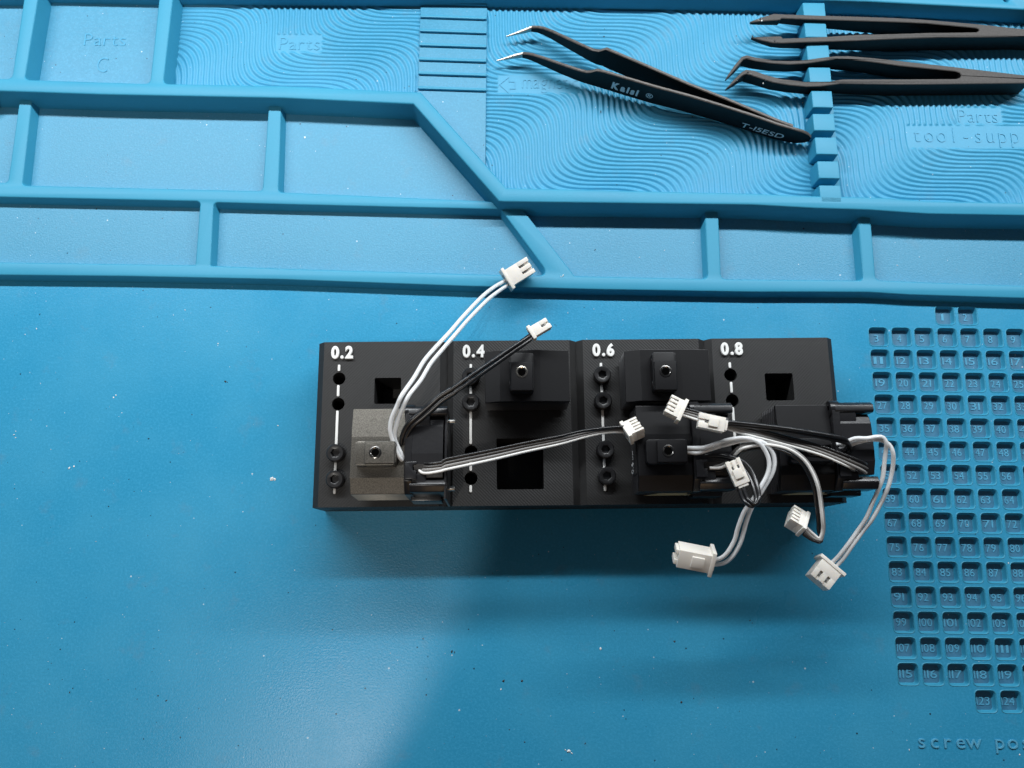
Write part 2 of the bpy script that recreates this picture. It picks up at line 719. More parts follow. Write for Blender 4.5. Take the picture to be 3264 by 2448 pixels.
def chain(pa, pb):
    """the hidden line from above photo point pa leftwards to above pb"""
    xa, xb = P(*pa, ZL)[0], P(*pb, ZL)[0]

    def at(x):
        for p, q in zip(HID, HID[1:]):
            if p[0] <= x <= q[0]:
                return (x, p[1] + (q[1] - p[1]) * (x - p[0]) / (q[0] - p[0]))
    return [at(xa)] + [p for p in HID[::-1] if xb < p[0] < xa] + [at(xb)]


LFRONT = [(-420, 868), (0, 877), (407, 881), (900, 891), (1500, 913), (1907, 923), (2400, 931), (2600, 931), (2768, 932), (2900, 940), (3264, 951), (3900, 966)]
lo_outer = [P(*p, ZL) for p in LFRONT]
lo_outer = lo_outer + pushed(deck_front, 3.0)[::-1]


def q4(*pts):
    return [P(*p, ZL) for p in pts]


def opening(low_pts, rads, ca, cb):
    top = chain(ca, cb)
    return fillet(q4(*low_pts) + top, rads + [0] * len(top))


lo_holes = [
    # upper row, three trays
    opening([(-380, 570), (24, 582)], [0, 1.6], (60, 330), (-380, 318)),
    opening([(70, 590), (836, 608)], [1.6, 1.6], (855, 350), (99, 330)),
    opening([(887, 611), (1544, 640)], [1.6, .5], (1590, 636), (895, 350)),
    # second row, two trays
    fillet(q4((-380, 824), (0, 835), (622, 844), (637, 646), (627, 641), (0, 628), (-380, 618)), [0, 0, .5, 1.6, 0, 0, 0]),
    fillet(q4((671, 846), (900, 855), (1500, 873), (1752, 878), (1596, 668), (1573, 667), (900, 651), (681, 645)), [.5, 0, 0, 2.2, 0, 0, 0, 1.6]),
    # right-hand row
    opening([(1832, 879), (2257, 888)], [.6, 2.0], (2247, 690), (1655, 668)),
    opening([(2299, 889), (2752, 893)], [2.0, 1.6], (2735, 700), (2291, 690)),
    opening([(2792, 892), (2960, 899), (3264, 910), (3800, 924)], [2.0, 0, 0, 0], (3800, 720), (2777, 703)),
]
low = put("tray_ridges", deck("tray_ridges", lo_outer, lo_holes, ZL, -.02, .9, .5, M['rim']), mat_root)
# dusty tray floors lie just above the sheet
for k, h in enumerate(lo_holes):
    h2 = offset(ccw(h), .55)
    tess = tessellate_polygon([[Vector((p[0], p[1], 0)) for p in h2]])
    put("tray_floor", make_mesh("tray_floor", [(p[0], p[1], .03) for p in h2], [tuple(t) for t in tess], M['floor'], 0), mat_root)

# --- the raised rim round the parts wells
up_outer = [(XL + 3, deck_front[0][1])] + deck_front[1:] + [(deck_front[-1][0], YT - 8), (XL + 3, YT - 8)]


def q9(*pts):
    return [P(*p, ZU) for p in pts]


up_holes = []
up_holes.append(fillet([(-238, P(0, 249, ZU)[1])] + q9((37, 250), (79, -28)) + [(-238, P(0, -30, ZU)[1])], [0, 2.0, 1, 0]))
up_holes.append(fillet(q9((78, 253), (477, 266), (509, -30), (126, -38)), 2.0))
WELL = q9((520, 266), (900, 273), (1341, 293), (1614, 598), (2400, 616), (2600, 624), (2810, 629), (2960, 640), (3264, 645), (3850, 658),
          (3850, 62), (3264, 30), (2771, 4), (2400, -8), (1560, -22), (554, -30))
up_holes.append(fillet(WELL, [2.0, 0, .6, .8, 0, 0, 0, 0, 0, 0, 0, 0, 0, 0, 0, 1.5]))
hx, hy = P(3208, -2, ZU)
up_holes.append([(hx + 1.0 * math.cos(a), hy + 1.0 * math.sin(a)) for a in [i * PI / 8 for i in range(16)]])
put("raised_rim", deck("raised_rim", up_outer, up_holes, ZU, -.02, 1.3, .55, M['rim']), mat_root)
for h in up_holes[:2]:
    h2 = offset(ccw(h), .2)
    tess = tessellate_polygon([[Vector((p[0], p[1], 0)) for p in h2]])
    put("well_floor", make_mesh("well_floor", [(p[0], p[1], ZF) for p in h2], [tuple(t) for t in tess], M['floor'], 0), mat_root)

# --- swirled floors: real ripples, flattened round the raised words
STRIP = [P(*p, 3.2) for p in ((1331, 300), (1341, -30), (1556, -24), (1547, 535), (1560, 560))]


def inside(x, y, poly):
    c = False
    n = len(poly)
    for i in range(n):
        x1, y1 = poly[i]
        x2, y2 = poly[i - 1]
        if (y1 > y) != (y2 > y) and x < (x2 - x1) * (y - y1) / (y2 - y1) + x1:
            c = not c
    return c


def patch(tl, br, m=.8):
    a, b = P(tl[0], br[1], ZF), P(br[0], tl[1], ZF)
    return (a[0] - m, a[1] - m, b[0] + m, b[1] + m)


PATCHES = [patch((887, 118), (1020, 159)), patch((1595, 246), (1842, 290)), patch((3056, 350), (3182, 388)), patch((2905, 407), (3420, 465))]
KX, KY, LAM, MMOD, PIT = .6, -.8, 50.0, .66, 1.62
AX, AY = .40, .53
well_in = offset(ccw(WELL), .3)


def ripple_floor(name, x0, x1, y0, y1, vpt, cut):
    res = .30
    pv = P(vpt[0], vpt[1], ZF)
    amp = MMOD * LAM / (2 * PI)
    nx, ny = int((x1 - x0) / res) + 1, int((y1 - y0) / res) + 1
    V, Fc, idx = [], [], {}
    for j in range(ny):
        y = y0 + j * res
        xs = []                      # span of the well on this row
        n = len(well_in)
        for i in range(n):
            a, b = well_in[i], well_in[i - 1]
            if (a[1] > y) != (b[1] > y):
                xs.append((b[0] - a[0]) * (y - a[1]) / (b[1] - a[1]) + a[0])
        if len(xs) < 2:
            continue
        lo, hi = min(xs), max(xs)
        for i in range(nx):
            x = x0 + i * res
            if x < lo or x > hi:
                continue
            ph = (AX * x + AY * y + amp * math.sin(2 * PI * (KX * (x - pv[0]) + KY * (y - pv[1])) / LAM)) / PIT
            s = .5 + .5 * math.cos(2 * PI * ph)
            s = s * s * (3 - 2 * s)
            k = 1.0
            for (a, b, c, d) in PATCHES:
                dd = max(a - x, x - c, b - y, y - d)
                if dd < .5:
                    k = min(k, max(0.0, dd / .5))
            idx[(i, j)] = len(V)
            V.append((x, y, ZF - .2 + .58 * s * k + (.12 * (1 - k))))
    for (i, j), a in idx.items():
        b, c, d = idx.get((i + 1, j)), idx.get((i + 1, j + 1)), idx.get((i, j + 1))
        if b is not None and c is not None and d is not None:
            Fc.append((a, b, c, d))
    me = make_mesh(name, V, Fc, M['well'], 0, recalc=False)
    for p in me.polygons:
        p.use_smooth = True
    return put(name, me, mat_root)


a = P(520, 266, ZF)
ripple_floor("rippled_floor", a[0] - 1, P(1341, 150, ZF)[0] - .2, P(1341, 300, ZF)[1] - 3, P(900, -30, ZF)[1] + 4, (915, 70), None)
xm = P(2605, 330, ZF)[0]
ripple_floor("rippled_floor", P(1548, 300, ZF)[0] + .2, xm, P(2400, 640, ZF)[1] - 2, P(2000, -20, ZF)[1] + 4, (1890, 360), None)
ripple_floor("rippled_floor", xm, P(3600, 300, ZF)[0], P(3264, 660, ZF)[1] - 2, P(3000, 0, ZF)[1] + 4, (2960, 360), None)

# --- stepped strip between the wells
ST0 = [P(*p, 3.0) for p in ((1331, 320), (1342, -20), (1553, -16), (1547, 545), (1545, 600))]
bm = bmesh.new()
add_prism(bm, ccw(ST0), .5, 3.0)
put("stepped_strip", bm_mesh("stepped_strip", bm, M['floor'], .25), mat_root)
for yc in (8, 53, 98, 143, 189, 234, 281):
    bm = bmesh.new()
    (xa, ya), (xb, yb) = P(1341 - yc * .035, yc - 3, 4.0), P(1551, yc + 4, 4.0)
    add_prism(bm, [(xa, ya - .5), (xb, yb - .5), (xb, yb + .6), (xa, ya + .6)], 2.6, 4.0)
    put("step_bar", bm_mesh("step_bar", bm, M['rim'], .35), mat_root)

# --- tool comb
combs = [(2558, 2629, 8), (2563, 2633, 67), (2570, 2641, 140), (2577, 2647, 214), (2586, 2652, 289), (2590, 2659, 362), (2597, 2667, 437), (2605, 2673, 513), (2611, 2680, 590)]
for i, (xa, xb, yt) in enumerate(combs):
    x0, y1 = P(xa, yt, ZU)
    x1, _ = P(xb, yt, ZU)
    d = 6.7
    bm = bmesh.new()
    z1 = ZU
    top = [(x0 + .1, y1 - d), (x1, y1 - d - .1), (x1 - .05, y1 - .1), (x0, y1)]
    bot = [(x0 - .3, y1 - d - .3), (x1 + .3, y1 - d - .4), (x1 + .25, y1 + .2), (x0 - .4, y1 + .3)]
    vt = [bm.verts.new((p[0], p[1], z1)) for p in top]
    vb = [bm.verts.new((p[0], p[1], 1.2)) for p in bot]
    bm.faces.new(vt)
    bm.faces.new(vb[::-1])
    for k in range(4):
        bm.faces.new((vb[k], vb[(k + 1) % 4], vt[(k + 1) % 4], vt[k]))
    put("comb_block", bm_mesh("comb_block", bm, M['rim'], .45, 3), mat_root)
x0, y0 = P(2562, 20, 4)
x1, y1 = P(2612, 612, 4)
bm = bmesh.new()
add_prism(bm, ccw([(x1 - .6, y1 - 2), (x1 + 7.8, y1 - 2), (x0 + 8.2, y0 + 3), (x0 - .4, y0 + 3)]), 1.0, 3.6)
put("comb_base", bm_mesh("comb_base", bm, M['rim'], .3), mat_root)

# --- moulded words
text_at("moulded_word", "Parts", (266, 106), (399, 145), ZF + .13, M['well'], mat_root, ext=.007, off=-.012)
text_at("moulded_word", "C", (307, 182), (340, 230), ZF + .13, M['well'], mat_root, ext=.007, off=-.012)
text_at("moulded_word", "Parts", (889, 118), (1018, 158), ZF + .07, M['well'], mat_root, ext=.007, off=-.012)
text_at("moulded_word", "magnetic", (1664, 236), (1842, 281), ZF + .07, M['well'], mat_root, ext=.007, off=-.012)
text_at("moulded_word", "Parts", (3056, 348), (3182, 389), ZF + .07, M['well'], mat_root, ext=.007, off=-.012)
text_at("moulded_word", "tool-supply", (2905, 404), (3318, 452), ZF + .07, M['well'], mat_root, ext=.007, off=-.012, mono=.62)
text_at("moulded_word", "screw position", (2918, 2338), (3480, 2383), .05, M['glyph'], mat_root, ext=.045, off=-.010, mono=.62, bev=.012)
# outlined arrow beside "magnetic"
ap = [P(*p, ZF + .2) for p in ((1590, 268), (1625, 240), (1625, 258), (1643, 258), (1643, 283), (1625, 283), (1625, 300))]
bm = bmesh.new()
oa, ia = ccw(ap), offset(ccw(ap), .35)
vo = [bm.verts.new((p[0], p[1], ZF + .12)) for p in oa]
vi = [bm.verts.new((p[0], p[1], ZF + .12)) for p in ia]
vob = [bm.verts.new((p[0], p[1], ZF - .3)) for p in oa]
vib = [bm.verts.new((p[0], p[1], ZF - .3)) for p in ia]
for i in range(len(oa)):
    j = (i + 1) % len(oa)
    bm.faces.new((vo[i], vo[j], vi[j], vi[i]))
    bm.faces.new((vob[i], vob[j], vo[j], vo[i]))
    bm.faces.new((vi[i], vi[j], vib[j], vib[i]))
put("moulded_arrow", bm_mesh("moulded_arrow", bm, M['well']), mat_root)

# ================================================================== the nozzle holder
MW, HD, HH, CH = 41.75, 53.0, 20.0, 2.1
holder = thing("nozzle_holder", "black 3D-printed nozzle rack with four bays lettered in white", "tool rack", HM)
HOLEY = (40.9, 32.6, 16.9, 8.6)
bays = [
    ("0.2", 7.3, [(18.7, 27.2, 32.5, 41.0), (17.0, 31.0, 5.0, 21.0)]),
    ("0.4", 49.6, [(57.6, 72.3, 5.0, 21.0), (62.0, 71.0, 32.5, 41.0)]),
    ("0.6", 91.4, [(104.0, 113.0, 32.5, 41.0), (100.0, 115.0, 5.0, 21.0)]),
    ("0.8", 132.8, [(143.7, 152.7, 32.4, 41.3), (142.0, 157.0, 5.0, 21.0)]),
]


def circ(cx, cy, r, n=24):
    return [(cx + r * math.cos(2 * PI * i / n), cy + r * math.sin(2 * PI * i / n)) for i in range(n)]


SEG = {
    "0.2": [(45.4, 43.3), (38.7, 35.0), (30.4, 19.2), (13.9, 11.2), (6.2, 4.1)],
    "0.4": [(45.2, 43.4), (38.0, 35.0), (30.0, 19.3), (14.6, 10.9), (6.4, 4.2)],
    "0.6": [(45.2, 43.4), (38.0, 35.0), (30.0, 19.4), (14.4, 11.0), (6.2, 4.2)],
    "0.8": [(45.0, 43.1), (38.5, 35.0), (30.3, 19.3), (14.4, 10.9), (6.2, 4.2)],
}
for b, (lab, hxx, wins) in enumerate(bays):
    xa, xb = b * MW + .02, (b + 1) * MW - .02
    V, Fc = [], []
    hl = [circ(hxx, y, 2.05) for y in HOLEY] + [fillet([(a, c), (bb, c), (bb, d), (a, d)], .5, 3) for (a, bb, c, d) in wins]
    top = [(xa + CH, 0), (xb - CH, 0), (xb - CH, HD), (xa + CH, HD)]
    allp = [top] + [ccw(h) for h in hl]
    tops = []
    for lp in allp:
        s = len(V)
        V.extend((p[0], p[1], HH) for p in lp)
        tops.append(list(range(s, len(V))))
    for t in tessellate_polygon([[Vector((p[0], p[1], 0)) for p in lp] for lp in allp]):
        Fc.append(tuple(t))
    for t in tops[1:]:                      # hole walls, with a little lip, and a floor
        n = len(t)
        s = len(V)
        V.extend((V[i][0], V[i][1], 2.0) for i in t)
        for i in range(n):
            j = (i + 1) % n
            Fc.append((t[i], t[j], s + j, s + i))
        Fc.append(tuple(range(s, s + n)))
    t = tops[0]
    s = len(V)                              # outer skin: front and back flat, left and right chamfered
    V.extend([(xa, 0, HH - CH), (xb, 0, HH - CH), (xb, HD, HH - CH), (xa, HD, HH - CH), (xa, 0, 0), (xb, 0, 0), (xb, HD, 0), (xa, HD, 0)])
    Fc += [(t[0], t[3], s + 3, s), (t[1], s + 1, s + 2, t[2]), (s, s + 3, s + 7, s + 4), (s + 1, s + 5, s + 6, s + 2),
           (t[0], s, s + 4, s + 5, s + 1, t[1]), (t[3], t[2], s + 2, s + 6, s + 7, s + 3), (s + 4, s + 7, s + 6, s + 5)]
    put("rack_bay", make_mesh("rack_bay", V, Fc, M['printA' if b in (0, 3) else 'printB'], 0), holder)
    o = put("size_number", text_mesh("size_number", lab, 3.75, M['white_print'], width=7.1, off=.016, ext=.09, bev=.035, gap=.09), holder)
    o.location = ((hxx - 2.75) * MM, 47.5 * MM, (HH + .25) * MM)
    for (ya, yb) in SEG[lab]:
        bm = bmesh.new()
        hw = .40
        poly = fillet([(hxx - .1 - hw, yb), (hxx - .1 + hw, yb), (hxx - .1 + hw, ya), (hxx - .1 - hw, ya)], .38, 4)
        add_prism(bm, poly, HH - .3, HH + .45)
        put("guide_line", bm_mesh("guide_line", bm, M['white_print'], .12, 2), holder)

# --- bolts
bm = bmesh.new()
pro = [(0.0, 1.4), (1.25, 1.4), (1.3, 2.9), (1.55, 3.0), (2.45, 3.0), (2.75, 2.72), (2.78, 0.35), (2.6, 0.0), (1.5, 0.0), (1.5, -9.0), (0, -9.3)]
segs = 30
rings = []
for k, (r, z) in enumerate(pro):
    if r == 0:
        rings.append([bm.verts.new((0, 0, z))])
        continue
    ring = []
    for i in range(segs):
        a = 2 * PI * i / segs
        rr = r
        if k in (1, 2):                      # hexagon socket
            sect = (a % (PI / 3)) - PI / 6
            rr = r * math.cos(PI / 6) / math.cos(sect) * 1.08
        ring.append(bm.verts.new((rr * math.cos(a), rr * math.sin(a), z)))
    rings.append(ring)
for a, b in zip(rings, rings[1:]):
    for i in range(segs):
        j = (i + 1) % segs
        if len(a) == 1:
            bm.faces.new((a[0], b[i], b[j]))
        elif len(b) == 1:
            bm.faces.new((a[i], a[j], b[0]))
        else:
            bm.faces.new((a[i], a[j], b[j], b[i]))
bolt_me = bm_mesh("socket_bolt", bm, M['bolt'], 0, smooth=32)
bolts = [
    (7.5, 16.6, "black socket-head bolt beside the grey metal hotend, upper of the two"),
    (7.6, 8.4, "lowest black socket-head bolt beside the grey metal hotend"),
    (49.6, 40.7, "black socket-head bolt under the black wires, just below the 0.4 numeral"),
    (49.6, 32.3, "black socket-head bolt second down in the 0.4 column, fully in view"),
    (91.4, 40.8, "black socket-head bolt first below the 0.6 numeral"),
    (91.4, 32.4, "black socket-head bolt second below the 0.6 numeral"),
    (91.6, 16.9, "black socket-head bolt third below the 0.6 numeral"),
    (91.8, 8.7, "black socket-head bolt at the foot of the 0.6 column"),
]
for i, (x, y, lab) in enumerate(bolts):
    o = put("socket_bolt", bolt_me, None, mtx=HM @ Matrix.Translation(Vector((x * MM, y * MM, (HH + .02) * MM))) @ Matrix.Rotation(i * .7, 4, 'Z'))
    tag(o, lab, "bolt", "socket-head bolts standing in the nozzle rack")


# ================================================================== hotends
def connector(parent, px, py, z, ang, L_, W_, T_, pins, flange=1.0, roll=0.0, pitch=0.0, slots=True, latch=False, style='xh', nubs=False):
    """white wire connector; +x points away from the wires; (px, py, z) is the middle of the housing"""
    x, y = P(px, py, z)
    mtx = (Matrix.Translation(Vector((x * MM, y * MM, z * MM))) @ Matrix.Rotation(math.radians(ang), 4, 'Z')
           @ Matrix.Rotation(math.radians(pitch), 4, 'Y') @ Matrix.Rotation(math.radians(roll), 4, 'X'))
    x0, x1, y0, y1, z0, z1 = -L_ / 2, L_ / 2, -W_ / 2, W_ / 2, -T_ / 2, T_ / 2
    bm = bmesh.new()
    xs = x0 + L_ * (.55 if style == 'xh' else .45)
    if slots:
        add_box(bm, x0, xs, y0, y1, z0, z1)
        add_box(bm, xs - .01, x1 - .25, y0 + .02, y1 - .02, z0 + .01, z1 - T_ * .15)
    else:
        add_box(bm, x0, x1, y0, y1, z0, z1)
    body = put("connector", bm_mesh("connector", bm, M['white_abs'], .16, 2), parent)
    body.matrix_parent_inverse = world_of(parent).inverted()
    body.matrix_basis = mtx
    if nubs:
        for yy in (-.28, .28):
            bm = bmesh.new()
            add_box(bm, x1 - .2, x1 + .9, (yy - .14) * W_, (yy + .14) * W_, z0 + .6, z1 - .9)
            put("nub", bm_mesh("nub", bm, M['white_abs'], .2, 2), body)
        bm = bmesh.new()
        add_box(bm, x0 + .6, x1 - 1.2, y1 - .1, y1 + .7, z0 + .9, z0 + 2.1)
        add_box(bm, x0 + L_ * .35, x0 + L_ * .62, y1 - .1, y1 + .95, z0 + 2.3, z0 + 3.1)
        put("latch_rail", bm_mesh("latch_rail", bm, M['white_abs'], .18, 2), body)
    if slots:
        n = pins + 1
        pw = W_ / (n + (n - 1) * .55)
        for i in range(n):
            ya = y0 + i * pw * 1.55
            bm = bmesh.new()
            add_box(bm, xs - .3, x1 - (.0 if i % 2 == 0 else .2), ya, ya + pw, z1 - T_ * .5, z1 - .01)
            put("rib", bm_mesh("rib", bm, M['white_abs'], .14, 2), body)
    if slots:
        for i in range(n - 1):
            ya = y0 + i * pw * 1.55 + pw
            bm = bmesh.new()
            add_box(bm, xs + .1, xs + (x1 - xs) * .55, ya + .06, ya + pw * .55 - .06, z1 - T_ * .17, z1 - T_ * .12)
            put("contact", bm_mesh("contact", bm, M['steel'], .03), body)
    bm = bmesh.new()
    pitch_w = W_ / (pins + .4)
    for i in range(pins):
        yc = (i - (pins - 1) / 2) * pitch_w
        add_box(bm, x0 - .62, x0 + .2, yc - pitch_w * .34, yc + pitch_w * .34, -T_ * .28, T_ * .28)
    put("wire_mouth", bm_mesh("wire_mouth", bm, M['wire_grey']), body)
    if flange:
        bm = bmesh.new()
        add_box(bm, x0 - .55, x0 + .55, y0 - flange, y1 + flange, z0 - flange * .3, z1 + flange * .25)
        for i in range(pins):
            pass
        put("flange", bm_mesh("flange", bm, M['white_abs'], .18, 2), body)
    if latch:
        bm = bmesh.new()
        add_box(bm, x0 + L_ * .25, x0 + L_ * .62, y0 + W_ * .2, y1 - W_ * .2, z1 - .1, z1 + .55)
        put("latch", bm_mesh("latch", bm, M['white_abs'], .2, 2), body)
        bm = bmesh.new()
        add_box(bm, x0 - .8, x0 + .8, y0 + W_ * .15, y1 - W_ * .15, z0 - .2, z1 - .25)
        put("wire_collar", bm_mesh("wire_collar", bm, M['white_abs'], .2, 2), body)
    return body


BOSS = (-.1, -1.65)


def hotend_body(root, mb, mf, ring):
    """finned block: local y is its long side, +x the side the wires leave"""
    X, Y = 7.95, 12.7
    # top block with its three facets
    bm = bmesh.new()
    add_prism(bm, [(-Y, 13.4), (Y, 13.4), (Y, 15.2), (Y - 8.7, 16.0), (-Y + 4.5, 16.0), (-Y, 14.0)], -X, X, axis='x')
    put("heat_block", bm_mesh("heat_block", bm, mb, .16, 2, angle=40, smooth=3), root)
    bm = bmesh.new()
    add_box(bm, -X + 2.6, X - 2.6, -Y + 4.2, Y - 4.2, .2, 13.5)
    put("core", bm_mesh("core", bm, mf, .2), root)
    bm = bmesh.new()
    add_box(bm, -X, X, -Y, Y, -.38, .38)
    fin = bm_mesh("fin", bm, mf, .14)
    for k in range(7):
        o = put("fin", fin, root)
        o.location = (0, 0, (12.3 - k * 1.75) * MM)
    # the collar with its filament hole
    bx, by = BOSS
    bm = bmesh.new()
    outer_ = fillet([(bx - 6.0, by - 3.6), (bx + 6.0, by - 3.6), (bx + 6.0, by + 3.6), (bx - 6.0, by + 3.6)], 1.25, 5)
    add_prism(bm, outer_, 15.6, 19.7)
    put("collar", bm_mesh("collar", bm, mb, .28, 2, smooth=40), root)
    bm = bmesh.new()
    add_prism(bm, [(bx - 3.0, by - 3.3), (bx + 5.75, by - 3.3), (bx + 5.75, by + 3.3), (bx - 3.0, by + 3.3)], 19.5, 20.8)
    put("collar_step", bm_mesh("collar_step", bm, mb, .38, 3), root)
    # ring, and a near-black disc painting in the hole's shade
    bm = bmesh.new()
    pr = [(1.05, 18.5), (1.15, 20.75), (1.5, 21.02), (1.78, 20.95), (1.85, 20.7)]
    rg = [[bm.verts.new((bx + .15 + r * math.cos(2 * PI * i / 28), by + r * math.sin(2 * PI * i / 28), z)) for i in range(28)] for r, z in pr]
    for a, b in zip(rg, rg[1:]):
        for i in range(28):
            bm.faces.new((a[i], a[(i + 1) % 28], b[(i + 1) % 28], b[i]))
    put("inlet_ring", bm_mesh("inlet_ring", bm, ring), root)
    bm = bmesh.new()
    add_cyl(bm, (bx + .15, by), 1.14, 20.0, 20.84, 24)
    put("dark_fill", bm_mesh("dark_fill", bm, M['dark_fill']), root)
    # small screws in the collar's front
    for dx in (-3.6, 3.4):
        bm = bmesh.new()
        add_cyl(bm, (bx + dx, 18.0), 1.0, by - 3.72, by - 3.2, 18, axis='y')
        put("grub_screw", bm_mesh("grub_screw", bm, M['bolt'], .1), root)


M['dark_fill'] = plain("painted_dark_fill", (.002, .002, .002), .9, spec=0.0)


def fan(root, style):
    """blower frame clipped to the wire side"""
    # end flange against the fins
    bm = bmesh.new()
    add_prism(bm, fillet([(-13.0, .3), (13.0, .3), (13.0, 14.6), (10.8, 17.6), (-9.5, 17.6), (-13.0, 14.6)], .6, 3), 8.0, 10.2, axis='x')
    fr = put("fan_frame", bm_mesh("fan_frame", bm, M['abs'], .22), root)
    # barrel
    bm = bmesh.new()
    add_prism(bm, [(-8.4, .3), (9.7, .3), (9.7, 15.4), (8.6, 16.6), (6.6, 17.5), (-1.5, 17.9), (-4.6, 17.7), (-8.4, 16.2)], 10.1, 19.2, axis='x')
    put("fan_barrel", bm_mesh("fan_barrel", bm, M['abs'], .15, smooth=5), root)
    # corner lugs
    bm = bmesh.new()
    add_prism(bm, fillet([(9.9, 8.0), (13.2, 8.0), (13.2, 16.0), (12.2, 17.6), (10.4, 17.9), (9.9, 17.2)], .5, 3), 9.0, 20.3, axis='x')
    put("lug", bm_mesh("lug", bm, M['abs'], .3), root)
    bm = bmesh.new()
    add_prism(bm, fillet([(-12.6, 7.0), (-8.9, 7.0), (-8.9, 16.6), (-10.6, 17.4), (-12.6, 16.0)], .7, 3), 9.6, 20.0, axis='x')
    put("lug", bm_mesh("lug", bm, M['abs'], .25), root)
    # webs that tie the lugs to the barrel, rounded ear on the flange
    bm = bmesh.new()
    add_box(bm, 9.4, 15.2, 7.2, 11.2, 6.0, 17.25)
    put("web", bm_mesh("web", bm, M['abs'], .4, 3), root)
    bm = bmesh.new()
    add_box(bm, 9.4, 14.4, -10.2, -7.2, 6.0, 17.0)
    put("web", bm_mesh("web", bm, M['abs'], .4, 3), root)
    bm = bmesh.new()
    add_cyl(bm, (11.3, 15.2), 2.5, 7.7, 10.6, 24, axis='x')
    put("ear", bm_mesh("ear", bm, M['abs'], .3), root)
    bm = bmesh.new()
    add_cyl(bm, (1.0, 8.0), 8.2, 7.75, 8.1, 32, axis='x')
    put("fan_mouth", bm_mesh("fan_mouth", bm, M['abs'], .1), root)
    # wire bracket with its mouth
    bm = bmesh.new()
    add_prism(bm, [(8.4, -9.0), (11.6, -9.0), (11.6, -6.6), (10.6, -6.6), (10.6, -4.9), (12.0, -4.6), (11.6, -3.9), (8.4, -4.1)], 14.0, 18.5)
    put("wire_bracket", bm_mesh("wire_bracket", bm, M['abs'], .15), root)
    if style == 'plate':
        bm = bmesh.new()
        add_box(bm, 19.6, 20.3, -14.6, 12.4, .3, 17.0)
        put("end_plate", bm_mesh("end_plate", bm, M['abs'], .12), root)
        for yy, zz in ((9.0, 13.5), (-11.0, 12.5)):
            bm = bmesh.new()
            add_cyl(bm, (yy, zz), .75, 20.2, 22.4, 16, axis='x')
            put("pin", bm_mesh("pin", bm, M['steel'], .1), root)
    else:
        for yy, zz in ((11.6, 15.6),):
            bm = bmesh.new()
            add_cyl(bm, (yy, zz), .7, 8.05, 7.6, 14, axis='x')
            put("screw_hole_disc", bm_mesh("screw_hole_disc", bm, M['dark_fill']), root)  # solid near-black disc, its colour stands for the shade of an open hole
    # lower foot
    bm = bmesh.new()
    add_box(bm, 9.0, 18.2, -14.0, -9.5, 1.0, 8.5)
    put("foot", bm_mesh("foot", bm, M['abs'], .5), root)


def hot_mtx(x, y, rot, tilt=(0, 0), lift=0.0):
    return HM @ Matrix.Translation(Vector((x * MM, y * MM, (HH + .03 + lift) * MM))) @ Matrix.Rotation(math.radians(rot), 4, 'Z') @ Matrix.Rotation(math.radians(tilt[0]), 4, 'X') @ Matrix.Rotation(math.radians(tilt[1]), 4, 'Y')


h_silver = thing("hotend", "grey metal hotend with fan and wires in the lower 0.2 bay", "hotend", hot_mtx(23.1, 14.3, 0, (-4, 0), .9), "hotends in the rack")
hotend_body(h_silver, M['silver'], M['silver_fin'], M['gun'])
fan(h_silver, 'plate')

h_04 = thing("hotend", "black finned hotend without wires, bright ring in its hole, upper 0.4 bay", "hotend", hot_mtx(67.2, 37.7, -90), "hotends in the rack")
hotend_body(h_04, M['alu_black'], M['alu_fin'], M['brass'])
h_06u = thing("hotend", "black finned hotend without wires in the upper 0.6 bay", "hotend", hot_mtx(109.6, 37.5, -90), "hotends in the rack")
hotend_body(h_06u, M['alu_black'], M['alu_fin'], M['gun'])
h_06 = thing("hotend", "black hotend with fan and tangled wires in the lower 0.6 bay", "hotend", hot_mtx(107.5, 15.5, 0), "hotends in the rack")
hotend_body(h_06, M['alu_black'], M['alu_fin'], M['gun'])
fan(h_06, 'lug')
h_08 = thing("hotend", "black hotend in the lower 0.8 bay, its fan overhanging the rack end", "hotend", hot_mtx(149.2, 15.3, 0), "hotends in the rack")
hotend_body(h_08, M['alu_black'], M['alu_fin'], M['gun'])
fan(h_08, 'lug')

# printed size on the fins' side of the 0.6 hotend
bm = bmesh.new()
add_box(bm, -8.12, -7.9, -7.2, 2.2, 5.0, 13.0)
pad = put("marking_pad", bm_mesh("marking_pad", bm, M['alu_fin']), h_06)
side = Matrix(((0, 0, -1, 0), (1, 0, 0, 0), (0, -1, 0, 0), (0, 0, 0, 1)))
o = put("marking", text_mesh("marking", "0.6", 3.4, M['print_white'], width=3.4, ext=.01), h_06)
o.matrix_basis = Matrix.Translation(Vector((-8.17 * MM, -6.6 * MM, 7.0 * MM))) @ side
o = put("marking", text_mesh("marking", "mm", 1.3, M['print_white'], width=2.6, ext=.01), h_06)
o.matrix_basis = Matrix.Translation(Vector((-8.17 * MM, -2.4 * MM, 7.0 * MM))) @ side
# insulation sheets peeping out at the front
for root, pts in ((h_06, [r8(380, 1412), r8(1060, 1404), r8(850, 1336)]), (h_08, [r4(640, 1432), r4(1068, 1428), r4(985, 1384)])):
    vs = [P3(*p, 25.0) for p in pts]
    vs[2] = P3(*pts[2], 28.0)
    n = len(vs)
    me = make_mesh("insulation_sheet", vs + [(v[0], v[1] + .1, v[2] - .5) for v in vs], [(0, 1, 2), (5, 4, 3), (0, 3, 4, 1), (1, 4, 5, 2), (2, 5, 3, 0)], M['tan'], 0)
    put("insulation_sheet", me, root, world=True)


